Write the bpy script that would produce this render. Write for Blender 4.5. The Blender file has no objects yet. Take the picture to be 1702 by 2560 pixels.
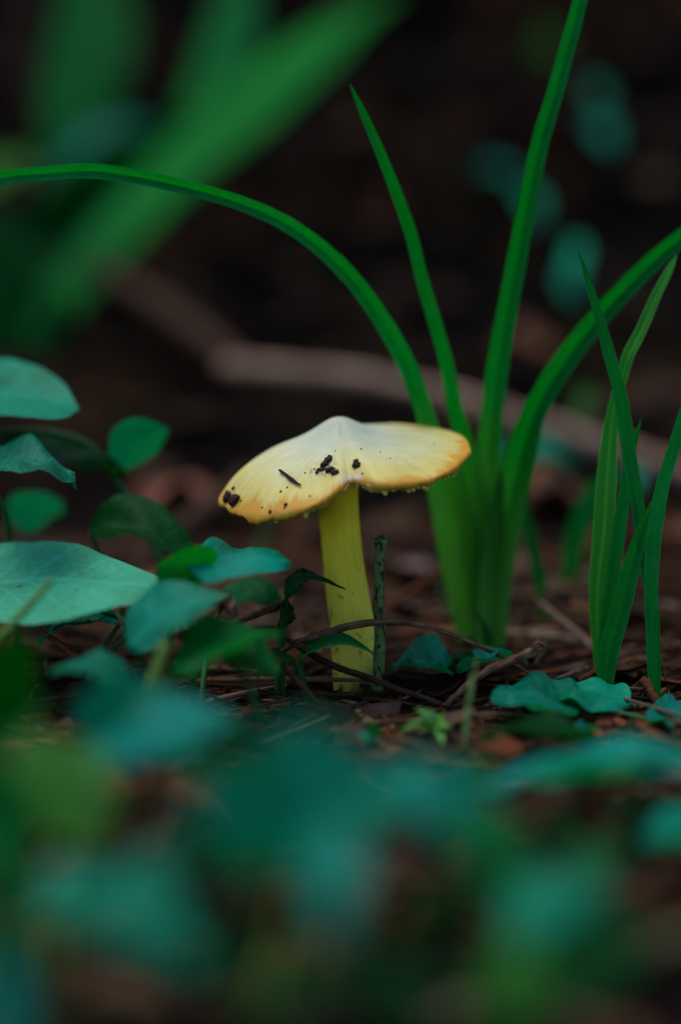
import bpy, bmesh, math, random
from mathutils import Vector, noise
from mathutils.bvhtree import BVHTree
R_ = math.radians
random.seed(7)
sc = bpy.context.scene
COL = sc.collection

# ------------------------------------------------------------------ camera
PITCH = 9.0
KPX = 1.6125e-4                       # tangent of one photograph pixel
FWD = Vector((0, math.cos(R_(PITCH)), -math.sin(R_(PITCH))))
UP = Vector((0, math.sin(R_(PITCH)), math.cos(R_(PITCH))))
RGT = Vector((1, 0, 0))
CAM = -0.45 * (FWD + 29 * KPX * RGT - 455 * KPX * UP)   # mushroom foot is the origin
cd = bpy.data.cameras.new('camera')
cam = bpy.data.objects.new('camera', cd); COL.objects.link(cam)
cam.location = CAM
cam.rotation_euler = (R_(90 - PITCH), 0, 0)
cd.sensor_fit = 'VERTICAL'; cd.sensor_height = 36.0; cd.sensor_width = 36.0
cd.lens = 18.0 / (1280 * KPX)
cd.clip_start = 0.005; cd.clip_end = 200
cd.dof.use_dof = True
cd.dof.focus_distance = 0.438
cd.dof.aperture_fstop = cd.lens / 20.0
cd.dof.aperture_blades = 0
sc.camera = cam

# ------------------------------------------------------------------ light
SUN_EL, SUN_AZ = 70, 320             # azimuth clockwise from +Y: high, a little behind the plants
w = bpy.data.worlds.new('World'); sc.world = w; w.use_nodes = True
nt = w.node_tree
sky = nt.nodes.new('ShaderNodeTexSky'); sky.sky_type = 'NISHITA'; sky.sun_disc = False
sky.sun_elevation = R_(SUN_EL); sky.sun_rotation = R_(SUN_AZ)
nt.links.new(sky.outputs[0], nt.nodes['Background'].inputs[0])
nt.nodes['Background'].inputs[1].default_value = 0.12
sl = bpy.data.lights.new('sun', 'SUN'); sun = bpy.data.objects.new('sun', sl); COL.objects.link(sun)
sl.energy = 1.2; sl.angle = R_(45); sl.color = (1.0, 0.93, 0.80)
sd = Vector((math.sin(R_(SUN_AZ)) * math.cos(R_(SUN_EL)), math.cos(R_(SUN_AZ)) * math.cos(R_(SUN_EL)), math.sin(R_(SUN_EL))))
sun.rotation_euler = sd.to_track_quat('Z', 'Y').to_euler()
sun.location = (0, 0, 3)
sc.view_settings.view_transform = 'Standard'; sc.view_settings.look = 'None'
sc.view_settings.gamma = 1.0; sc.view_settings.use_curve_mapping = False
sc.view_settings.exposure = 0.75
sc.cycles.use_denoising = True
sc.cycles.max_bounces = 8
sc.cycles.transparent_max_bounces = 8

# ------------------------------------------------------------------ helpers
def P(x, y, d):
    return CAM + d * (FWD + (x - 851) * KPX * RGT - (y - 1280) * KPX * UP)

def nz(x, y, z, s):
    return noise.noise(Vector((x * s, y * s, z * s)))

def ground(x, y):
    if y < 0.08: z = 0.0
    elif y < 0.42: z = 0.7 * (y - 0.08) ** 2
    elif y < 1.0: z = 0.7 * 0.34 ** 2 + 0.476 * (y - 0.42)
    else: z = 0.7 * 0.34 ** 2 + 0.476 * 0.58 + 0.16 * (y - 1.0)
    far = min(1.0, max(0.0, (y - 0.12) / 0.3))
    z += nz(x, y, 3.1, 22) * (0.004 + 0.016 * far)
    z += nz(x, y, 7.7, 75) * (0.0022 + 0.006 * far)
    z += nz(x, y, 1.2, 240) * 0.0011
    r = math.hypot(x, y)
    if r > 3: z += nz(x, y, 0, 0.6) * 0.25 * min(1, (r - 3) / 5)
    k = math.exp(-(r / 0.05) ** 2)          # keep the mushroom's own spot level
    z = z * (1 - 0.75 * k)
    return z

def snap(p, dz=0.0):
    return Vector((p.x, p.y, ground(p.x, p.y) + dz))

def catmull(pts, n):
    """pts: list of tuples; n samples per span"""
    out = []
    m = len(pts)
    g = lambda i: pts[max(0, min(m - 1, i))]
    for i in range(m - 1):
        a, b, c, e = g(i - 1), g(i), g(i + 1), g(i + 2)
        if i == 0: a = tuple(2 * q - r for q, r in zip(b, c))
        if i == m - 2: e = tuple(2 * q - r for q, r in zip(c, b))
        for j in range(n):
            t = j / n
            out.append(tuple(0.5 * (2 * B + (C - A) * t + (2 * A - 5 * B + 4 * C - E) * t * t + (3 * B - A - 3 * C + E) * t ** 3)
                             for A, B, C, E in zip(a, b, c, e)))
    out.append(tuple(pts[-1]))
    return out

def mesh_obj(name, verts, faces, mat, parent=None, uvs=None, cols=None, smooth=True):
    o0 = parent_origin(parent)
    me = bpy.data.meshes.new(name)
    me.from_pydata([tuple(Vector(v) - o0) for v in verts], [], faces)
    if uvs is not None:
        ul = me.uv_layers.new(name='UVMap')
        buf = [0.0] * (2 * len(me.loops))
        vi = [0] * len(me.loops); me.loops.foreach_get('vertex_index', vi)
        for k, v in enumerate(vi):
            buf[2 * k], buf[2 * k + 1] = uvs[v]
        ul.data.foreach_set('uv', buf)
    if cols is not None:
        ca = me.color_attributes.new('tint', 'FLOAT_COLOR', 'POINT')
        buf = []
        for c in cols: buf += [c[0], c[1], c[2], 1.0]
        ca.data.foreach_set('color', buf)
    if smooth: me.polygons.foreach_set('use_smooth', [True] * len(me.polygons))
    me.materials.append(mat)
    me.update()
    o = bpy.data.objects.new(name, me); COL.objects.link(o)
    if parent is not None: o.parent = parent
    return o

ORIG = {}
def parent_origin(p):
    if p is None: return Vector((0, 0, 0))
    return ORIG.get(p.name, Vector((0, 0, 0)))

def child_mesh(name, verts, faces, mat, parent, **k):
    o = mesh_obj(name, verts, faces, mat, parent, **k)
    ORIG[o.name] = parent_origin(parent)      # children keep their parent's origin
    return o

def thing(name, label, cat, loc, group=None):
    o = bpy.data.objects.new(name, None); COL.objects.link(o)
    o.location = loc; o.empty_display_size = 0.01
    o['label'] = label; o['category'] = cat
    if group: o['group'] = group
    ORIG[o.name] = Vector(loc)
    return o

def tag(o, label, cat, group=None):
    o['label'] = label; o['category'] = cat
    if group: o['group'] = group
    return o

def recenter(o):
    """one-mesh thing: put its origin at its base"""
    me = o.data
    vs = [v.co.copy() for v in me.vertices]
    c = sum(vs, Vector()) / len(vs); c.z = min(v.z for v in vs)
    for v in me.vertices: v.co -= c
    o.location = c
    ORIG[o.name] = c
    return o

def tube_geo(pts, radii, seg=8, rough=0.0, seed=0.0, flat=1.0):
    verts, faces, uvs = [], [], []
    n = len(pts)
    nrm = None
    for i in range(n):
        p = Vector(pts[i])
        T = (Vector(pts[min(n - 1, i + 1)]) - Vector(pts[max(0, i - 1)])).normalized()
        if nrm is None:
            a = Vector((0, 0, 1)) if abs(T.z) < 0.9 else Vector((0, 1, 0))
            nrm = (a - T * a.dot(T)).normalized()
        else:
            nrm = (nrm - T * nrm.dot(T)).normalized()
        B = T.cross(nrm)
        for j in range(seg):
            an = 2 * math.pi * j / seg
            r = radii[i]
            if rough: r *= 1 + rough * noise.noise(Vector((i * 0.55 + seed, math.cos(an) * 1.3, math.sin(an) * 1.3 + seed)))
            verts.append(p + nrm * (r * flat * math.cos(an)) + B * (r * math.sin(an)))
            uvs.append((i / max(1, n - 1), j / seg))
    for i in range(n - 1):
        for j in range(seg):
            a = i * seg + j; b = i * seg + (j + 1) % seg
            faces.append((a, b, b + seg, a + seg))
    faces.append(tuple(range(seg))[::-1]); faces.append(tuple((n - 1) * seg + j for j in range(seg)))
    return verts, faces, uvs

def tube_px(name, pts, mat, parent=None, seg=8, sub=5, rough=0.0, flat=1.0):
    """pts: (x, y, d, diameter_px)"""
    s = catmull(pts, sub)
    v, f, u = tube_geo([P(*q[:3]) for q in s], [max(0.00008, 0.5 * q[3] * KPX * q[2]) for q in s], seg, rough, len(ORIG) * 1.7, flat)
    return child_mesh(name, v, f, mat, parent, uvs=u)

def tube_w(name, pts, r0, r1, mat, parent, seg=7, sub=6, rough=0.0):
    s = catmull([tuple(p) for p in pts], sub)
    n = len(s)
    v, f, u = tube_geo(s, [r0 + (r1 - r0) * i / (n - 1) for i in range(n)], seg, rough, len(ORIG) * 1.7)
    return child_mesh(name, v, f, mat, parent, uvs=u)

def blade(name, pts, mat, parent, fold=0.25, twist=(0, 0), sub=7, na=6, wave=0.0):
    """grass blade: pts (x, y, d, width_px) from foot to tip; V or U shaped section"""
    s = catmull(pts, sub); n = len(s)
    C = [P(*q[:3]) for q in s]
    verts, faces, uvs = [], [], []
    for i in range(n):
        T = (C[min(n - 1, i + 1)] - C[max(0, i - 1)]).normalized()
        V = (C[i] - CAM).normalized()
        S = T.cross(V).normalized(); N = S.cross(T).normalized()
        a = R_(twist[0] + (twist[1] - twist[0]) * i / (n - 1))
        S2 = S * math.cos(a) + N * math.sin(a); N2 = N * math.cos(a) - S * math.sin(a)
        hw = max(0.00006, 0.5 * s[i][3] * KPX * s[i][2] / max(0.3, abs(math.cos(a))))
        hw *= 1 + 0.05 * noise.noise(Vector((i * 0.45, pts[0][0] * 0.37, 0)))
        h = na // 2
        for j in list(range(h + 1)) + list(range(h, na + 1)):
            v = -1 + 2 * j / na
            off = fold * hw * (1 - abs(v)) - 0.10 * hw * math.sin(abs(v) * math.pi)
            off += wave * hw * math.sin(i * 0.7 + v) + 0.10 * hw * noise.noise(Vector((i * 0.25, v * 0.8, pts[0][0])))
            verts.append(C[i] + S2 * (hw * v) + N2 * off)
            uvs.append((i / (n - 1), j / na))
    row = na + 2; h = na // 2
    for i in range(n - 1):
        for j in range(na + 1):
            if j == h: continue
            a = i * row + j
            faces.append((a, a + 1, a + row + 1, a + row))
    return child_mesh(name, verts, faces, mat, parent, uvs=uvs)

def leaf(name, b, t, side, mat, parent, arch=0.10, fold=0.15, serr=0, depth=0.10, shape='ovate', curl=0.0, wavy=0.20, world=False, tipdrop=0.08):
    """b, t: foot and tip (x, y, d); side: half-width vector (dx, dy, dd) at mid-leaf"""
    if world:
        p0, p1, S = Vector(b), Vector(t), Vector(side)
    else:
        p0, p1 = P(*b), P(*t)
        m = tuple((u + v) / 2 for u, v in zip(b, t))
        S = P(m[0] + side[0], m[1] + side[1], m[2] + side[2]) - P(*m)
    A = p1 - p0; L = A.length
    N = A.cross(S).normalized()
    if N.z < 0 and abs(N.z) > 0.15: N = -N
    hw = S.length
    rows = serr * 4 if serr else 22
    na = 10
    verts, faces, uvs = [], [], []
    sd_ = random.uniform(0, 50)
    for i in range(rows + 1):
        s = i / rows
        if shape == 'ovate': wv = math.sin(math.pi * min(1, s) ** 0.82) ** 0.75
        elif shape == 'round': wv = math.sqrt(max(0, 1 - (2 * s - 1) ** 2)) ** 0.9
        elif shape == 'lance': wv = math.sin(math.pi * s ** 0.7) ** 1.15
        elif shape == 'spoon': wv = math.sin(math.pi * s ** 1.45) ** 0.7
        elif shape == 'strap': wv = (0.5 + 0.5 * math.sin(math.pi * min(1, s) ** 1.3)) * min(1, (1 - s) * 5) ** 0.6 * min(1, s * 6 + 0.2)
        elif shape == 'blunt': wv = max(0, 1 - abs(2 * s - 1) ** 3.2) ** 0.5
        else: wv = math.sin(math.pi * s)
        wv = max(wv, 0.02)
        tooth = 1.0
        if serr:
            ph = (i % 4) / 4
            tooth = 1 - depth * (ph if ph < 0.9 else 0)
        wv *= 1 + 0.07 * noise.noise(Vector((s * 6.0, sd_, 3)))
        c = p0 + A * s + N * (arch * L * 4 * s * (1 - s) - tipdrop * L * s ** 3)
        for j in range(na + 1):
            v = -1 + 2 * j / na
            k = tooth if abs(v) > 0.95 else 1.0
            q = c + S * (v * wv * k)
            q += N * (fold * hw * wv * abs(v) - curl * hw * wv * v * v)
            q += N * (wavy * hw * noise.noise(Vector((s * 3.2 + sd_, v * 1.7, sd_))) * (0.4 + abs(v)))
            # side veins press the blade down a little
            q += N * (0.006 * hw * math.cos((s * 7 - abs(v) * 1.6) * 2 * math.pi) * min(1, abs(v) * 3) * wv)
            verts.append(q); uvs.append((s, j / na))
    for i in range(rows):
        for j in range(na):
            a = i * (na + 1) + j
            faces.append((a, a + 1, a + na + 2, a + na + 1))
    o = child_mesh(name, verts, faces, mat, parent, uvs=uvs)
    return o, p0

def petiole(parent, p_leaf, root, mat, r=0.00045, bow=0.3, name='stem'):
    root = Vector(root)
    a = root + Vector((0, 0, -0.003))
    L = (p_leaf - a).length
    m = a.lerp(p_leaf, 0.45) + Vector((0, 0, bow * L * 0.5))
    return tube_w(name, [a, m, p_leaf], r * 1.25, r * 0.85, mat, parent)

# ------------------------------------------------------------------ materials
def newmat(name):
    m = bpy.data.materials.new(name); m.use_nodes = True
    t = m.node_tree; t.nodes.clear()
    out = t.nodes.new('ShaderNodeOutputMaterial')
    return m, t, out

def N(t, typ, **k):
    n = t.nodes.new(typ)
    for a, b in k.items(): setattr(n, a, b)
    return n

def ramp(t, stops):
    r = N(t, 'ShaderNodeValToRGB')
    el = r.color_ramp.elements
    while len(el) < len(stops): el.new(0.5)
    for e, (p, c) in zip(el, stops):
        e.position = p; e.color = (*c, 1) if len(c) == 3 else c
    return r

def mixc(t, a, b, fac, mode='MIX'):
    m = N(t, 'ShaderNodeMix', data_type='RGBA', blend_type=mode)
    for sock, val in ((m.inputs[6], a), (m.inputs[7], b), (m.inputs[0], fac)):
        if hasattr(val, 'is_output'): t.links.new(val, sock)
        elif isinstance(val, (tuple, list)): sock.default_value = (*val, 1)
        else: sock.default_value = val
    return m.outputs[2]

def mth(t, op, a, b=None, c=None):
    m = N(t, 'ShaderNodeMath', operation=op)
    for s, v in zip(m.inputs, (a, b, c)):
        if v is None: continue
        if hasattr(v, 'is_output'): t.links.new(v, s)
        else: s.default_value = v
    return m.outputs[0]

def leaf_mat(name, top, trans, rough=0.42, spec=0.5, tw=0.35, vein=(0.5, 0.9, 0.6), veinamt=0.25, grass=False, mottle=0.85, spots=0.0, yellow=None, tint=(0.55, 1.0, 0.92)):
    m, t, out = newmat(name)
    L = t.links
    tc = N(t, 'ShaderNodeTexCoord'); oi = N(t, 'ShaderNodeObjectInfo')
    n1 = N(t, 'ShaderNodeTexNoise'); n1.inputs['Scale'].default_value = 90; n1.inputs['Detail'].default_value = 5
    L.new(tc.outputs['Object'], n1.inputs['Vector'])
    n2 = N(t, 'ShaderNodeTexNoise'); n2.inputs['Scale'].default_value = 900; n2.inputs['Detail'].default_value = 3
    L.new(tc.outputs['Object'], n2.inputs['Vector'])
    dark = (top[0] * 0.6, top[1] * 0.48, top[2] * 0.22); lite = tuple(min(1, c * 1.45) for c in top)
    r1 = ramp(t, [(0.3, dark), (0.5, top), (0.72, lite)]); L.new(n1.outputs['Fac'], r1.inputs[0])
    col = mixc(t, top, r1.outputs[0], mottle)
    fine = ramp(t, [(0.3, (0.75, 0.75, 0.75)), (0.7, (1.2, 1.2, 1.2))]); L.new(n2.outputs['Fac'], fine.inputs[0])
    col = mixc(t, col, fine.outputs[0], 0.6, 'MULTIPLY')
    # individual tone
    var = mth(t, 'MULTIPLY_ADD', oi.outputs['Random'], 0.6, 0.62)
    rnd2 = mth(t, 'FRACT', mth(t, 'MULTIPLY', oi.outputs['Random'], 7.31))
    cb = N(t, 'ShaderNodeCombineColor')
    L.new(var, cb.inputs[0]); L.new(var, cb.inputs[1]); L.new(mth(t, 'MULTIPLY', var, mth(t, 'MULTIPLY_ADD', rnd2, 0.45, 0.72)), cb.inputs[2])
    col = mixc(t, col, cb.outputs[0], 1.0, 'MULTIPLY')
    # small brown blemishes
    nb = N(t, 'ShaderNodeTexNoise'); nb.inputs['Scale'].default_value = 330; nb.inputs['Detail'].default_value = 2
    L.new(tc.outputs['Object'], nb.inputs['Vector'])
    br = ramp(t, [(0.69, (0, 0, 0)), (0.74, (1, 1, 1))]); L.new(nb.outputs['Fac'], br.inputs[0])
    col = mixc(t, col, (0.035, 0.03, 0.012), mth(t, 'MULTIPLY', br.outputs[0], 0.6))
    sep = N(t, 'ShaderNodeSeparateXYZ'); L.new(tc.outputs['UV'], sep.inputs[0])
    u, v = sep.outputs[0], sep.outputs[1]
    av = mth(t, 'ABSOLUTE', mth(t, 'SUBTRACT', v, 0.5))
    if grass:
        rib = mth(t, 'SINE', mth(t, 'MULTIPLY', v, 2 * math.pi * 9))
        vm = mth(t, 'MULTIPLY_ADD', rib, 0.5, 0.5)
        mid = mth(t, 'SUBTRACT', 1.0, mth(t, 'MINIMUM', mth(t, 'MULTIPLY', av, 11.0), 1.0))
        edge = mth(t, 'MAXIMUM', mth(t, 'MULTIPLY_ADD', av, 14.0, -6.0), 0.0)
        ve = mth(t, 'ADD', mth(t, 'MULTIPLY', mid, 0.8), mth(t, 'ADD', mth(t, 'MULTIPLY', vm, 0.35), edge))
    else:
        mid = mth(t, 'SUBTRACT', 1.0, mth(t, 'MINIMUM', mth(t, 'MULTIPLY', av, 26.0), 1.0))
        ph = mth(t, 'SUBTRACT', mth(t, 'MULTIPLY', u, 7.0), mth(t, 'MULTIPLY', av, 3.2))
        sv = mth(t, 'COSINE', mth(t, 'MULTIPLY', ph, 2 * math.pi))
        sv = mth(t, 'MAXIMUM', mth(t, 'MULTIPLY_ADD', sv, 5.0, -4.0), 0.0)
        vm = sv
        ve = mth(t, 'MAXIMUM', mid, mth(t, 'MULTIPLY', sv, 0.6))
    vcol = tuple(min(1, c * 2.2 + 0.02 * q) for c, q in zip(top, vein))
    fac = mth(t, 'MINIMUM', mth(t, 'MULTIPLY', ve, veinamt), 1.0)
    col = mixc(t, col, vcol, fac)
    if yellow is not None:
        # paler towards the foot of the blade
        yf = ramp(t, [(0.0, (1, 1, 1)), (0.16, (0.55, 0.55, 0.55)), (0.34, (0, 0, 0))]); L.new(u, yf.inputs[0])
        col = mixc(t, col, yellow, yf.outputs[0])
    if spots:
        vo = N(t, 'ShaderNodeTexNoise'); vo.inputs['Scale'].default_value = 1300; vo.inputs['Detail'].default_value = 1
        L.new(tc.outputs['Object'], vo.inputs['Vector'])
        mpv = N(t, 'ShaderNodeMapping'); mpv.inputs['Scale'].default_value = (1, 1, 0.45); L.new(tc.outputs['Object'], mpv.inputs[0]); L.new(mpv.outputs[0], vo.inputs['Vector'])
        sr = ramp(t, [(0.54, (0, 0, 0)), (0.60, (1, 1, 1))]); L.new(vo.outputs['Fac'], sr.inputs[0])
        col = mixc(t, col, (0.02, 0.012, 0.006), mth(t, 'MULTIPLY', sr.outputs[0], spots))
    bp = N(t, 'ShaderNodeBump'); bp.inputs['Strength'].default_value = 0.35; bp.inputs['Distance'].default_value = 0.0006
    hh = mth(t, 'ADD', mth(t, 'MULTIPLY', n2.outputs['Fac'], 0.6), mth(t, 'MULTIPLY', vm, -0.35 if not grass else 0.5))
    L.new(hh, bp.inputs['Height'])
    pr = N(t, 'ShaderNodeBsdfPrincipled')
    L.new(col, pr.inputs['Base Color']); L.new(bp.outputs[0], pr.inputs['Normal'])
    pr.inputs['Roughness'].default_value = rough
    pr.inputs['Specular IOR Level'].default_value = spec
    pr.inputs['IOR'].default_value = 1.35
    pr.inputs['Specular Tint'].default_value = (*tint, 1)
    tr = N(t, 'ShaderNodeBsdfTranslucent')
    tcol = mixc(t, trans, fine.outputs[0], 0.5, 'MULTIPLY')
    if yellow is not None: tcol = mixc(t, tcol, tuple(c * 1.1 for c in yellow), yf.outputs[0])
    L.new(tcol, tr.inputs['Color']); L.new(bp.outputs[0], tr.inputs['Normal'])
    mx = N(t, 'ShaderNodeMixShader'); mx.inputs[0].default_value = tw
    L.new(pr.outputs[0], mx.inputs[1]); L.new(tr.outputs[0], mx.inputs[2]); L.new(mx.outputs[0], out.inputs[0])
    return m

def solid_mat(name, stops, scale=300, rough=0.8, spec=0.1, bump=0.6, dist=0.001, use_tint=False, detail=6, stretch=None):
    m, t, out = newmat(name); L = t.links
    tc = N(t, 'ShaderNodeTexCoord'); oi = N(t, 'ShaderNodeObjectInfo')
    n1 = N(t, 'ShaderNodeTexNoise'); n1.inputs['Scale'].default_value = scale; n1.inputs['Detail'].default_value = detail; n1.inputs['Roughness'].default_value = 0.65
    if stretch:
        mp = N(t, 'ShaderNodeMapping'); mp.inputs['Scale'].default_value = stretch
        L.new(tc.outputs['UV'], mp.inputs[0]); L.new(mp.outputs[0], n1.inputs['Vector']); n1.inputs['Scale'].default_value = 1.0
    else: L.new(tc.outputs['Object'], n1.inputs['Vector'])
    r = ramp(t, stops); L.new(n1.outputs['Fac'], r.inputs[0]); col = r.outputs[0]
    if use_tint:
        a = N(t, 'ShaderNodeAttribute'); a.attribute_name = 'tint'
        col = mixc(t, col, a.outputs['Color'], 1.0, 'MULTIPLY')
    else:
        var = mth(t, 'MULTIPLY_ADD', oi.outputs['Random'], 0.5, 0.75)
        cb = N(t, 'ShaderNodeCombineColor')
        for i in range(3): L.new(var, cb.inputs[i])
        col = mixc(t, col, cb.outputs[0], 1.0, 'MULTIPLY')
    pr = N(t, 'ShaderNodeBsdfPrincipled'); L.new(col, pr.inputs['Base Color'])
    pr.inputs['Roughness'].default_value = rough; pr.inputs['Specular IOR Level'].default_value = spec
    bp = N(t, 'ShaderNodeBump'); bp.inputs['Strength'].default_value = bump; bp.inputs['Distance'].default_value = dist
    L.new(n1.outputs['Fac'], bp.inputs['Height']); L.new(bp.outputs[0], pr.inputs['Normal'])
    L.new(pr.outputs[0], out.inputs[0])
    return m

M = {}
M['teal'] = leaf_mat('leaf_blue_green', (0.001, 0.195, 0.135), (0.001, 0.34, 0.08), rough=0.42, spec=0.25, tw=0.27, tint=(0.1, 1.0, 0.9), veinamt=0.32)
M['seed'] = leaf_mat('seedling_leaf', (0.004, 0.33, 0.21), (0.004, 0.45, 0.2), rough=0.5, spec=0.2, tw=0.3, tint=(0.1, 1.0, 0.9), mottle=0.3)
M['green'] = leaf_mat('leaf_green', (0.001, 0.120, 0.022), (0.001, 0.30, 0.012), rough=0.45, spec=0.2, tw=0.42, tint=(0.1, 1.0, 0.7))
M['dark'] = leaf_mat('leaf_dark_green', (0.001, 0.045, 0.004), (0.001, 0.09, 0.002), rough=0.45, spec=0.16, tw=0.40, tint=(0.1, 1.0, 0.7))
M['pale'] = leaf_mat('leaf_pale_underside', (0.055, 0.42, 0.31), (0.01, 0.30, 0.14), rough=0.6, spec=0.3, tw=0.2, veinamt=0.14, mottle=0.35)
M['bright'] = leaf_mat('leaf_bright_green', (0.03, 0.17, 0.012), (0.06, 0.36, 0.01), rough=0.5, spec=0.3, tw=0.45)
M['sprout'] = leaf_mat('leaf_sprout', (0.10, 0.30, 0.06), (0.12, 0.4, 0.04), rough=0.5, spec=0.4, tw=0.35)
M['grass'] = leaf_mat('grass_blade', (0.001, 0.125, 0.022), (0.001, 0.34, 0.008), rough=0.34, spec=0.4, tw=0.40, grass=True, veinamt=0.55, yellow=(0.09, 0.27, 0.025), tint=(0.1, 1.0, 0.85))
M['strap'] = leaf_mat('strap_leaf', (0.022, 0.215, 0.050), (0.045, 0.50, 0.08), rough=0.5, spec=0.2, tw=0.45, tint=(0.2, 1.0, 0.8))
M['grass2'] = leaf_mat('grass_blade_ribbed', (0.005, 0.165, 0.030), (0.006, 0.36, 0.014), rough=0.4, spec=0.3, tw=0.42, grass=True, veinamt=0.45, tint=(0.1, 1.0, 0.8))
M['ribbed'] = leaf_mat('grass_blade_scuffed', (0.014, 0.18, 0.018), (0.016, 0.42, 0.008), rough=0.5, spec=0.3, tw=0.42, grass=True, veinamt=0.8, vein=(8, 10, 3), tint=(0.2, 1.0, 0.7))
M['petiole'] = leaf_mat('petiole_green', (0.015, 0.10, 0.015), (0.02, 0.2, 0.01), tw=0.15, veinamt=0.0)
M['yellowstem'] = leaf_mat('petiole_yellow_green', (0.14, 0.27, 0.03), (0.2, 0.4, 0.02), tw=0.2, veinamt=0.0)
M['stalk'] = leaf_mat('stalk_flecked', (0.12, 0.20, 0.075), (0.05, 0.2, 0.03), rough=0.6, spec=0.2, tw=0.05, veinamt=0.0, spots=0.9)
M['twig'] = solid_mat('twig_bark', [(0.3, (0.028, 0.013, 0.006)), (0.5, (0.095, 0.050, 0.026)), (0.7, (0.24, 0.145, 0.085))], stretch=(14, 5, 1), rough=0.75)
M['twigdark'] = solid_mat('twig_bark_dark', [(0.3, (0.013, 0.006, 0.003)), (0.55, (0.05, 0.026, 0.015)), (0.75, (0.13, 0.078, 0.05))], stretch=(16, 5, 1), rough=0.7)
M['twigred'] = solid_mat('twig_bark_red', [(0.3, (0.07, 0.018, 0.008)), (0.6, (0.16, 0.05, 0.02)), (0.8, (0.26, 0.11, 0.05))], stretch=(12, 4, 1), rough=0.7)
M['drygrass'] = solid_mat('dry_grass', [(0.3, (0.07, 0.045, 0.022)), (0.55, (0.17, 0.12, 0.062)), (0.8, (0.30, 0.24, 0.14))], stretch=(5, 16, 1), rough=0.65)
M['stick'] = solid_mat('bare_stick', [(0.32, (0.08, 0.042, 0.026)), (0.5, (0.28, 0.165, 0.11)), (0.68, (0.46, 0.32, 0.23))], stretch=(18, 4, 1), rough=0.8)
M['stickdark'] = solid_mat('old_stick', [(0.25, (0.02, 0.010, 0.006)), (0.5, (0.055, 0.028, 0.017)), (0.8, (0.10, 0.055, 0.035))], stretch=(12, 4, 1), rough=0.8, spec=0.1)
M['crumb'] = solid_mat('soil_crumb', [(0.3, (0.012, 0.006, 0.005)), (0.55, (0.04, 0.018, 0.013)), (0.75, (0.09, 0.045, 0.03))], scale=900, rough=0.7, dist=0.0004)
M['soil'] = solid_mat('forest_soil', [(0.42, (0.001, 0.0008, 0.0005)), (0.52, (0.003, 0.002, 0.0012)), (0.60, (0.018, 0.010, 0.004)), (0.70, (0.060, 0.030, 0.013))], scale=11, rough=0.95, spec=0.04, bump=0.8, dist=0.004, detail=10)
M['litter'] = solid_mat('litter', [(0.3, (0.55, 0.53, 0.48)), (0.7, (1.2, 1.13, 1.0))], scale=400, rough=0.8, spec=0.1, use_tint=True)

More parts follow.
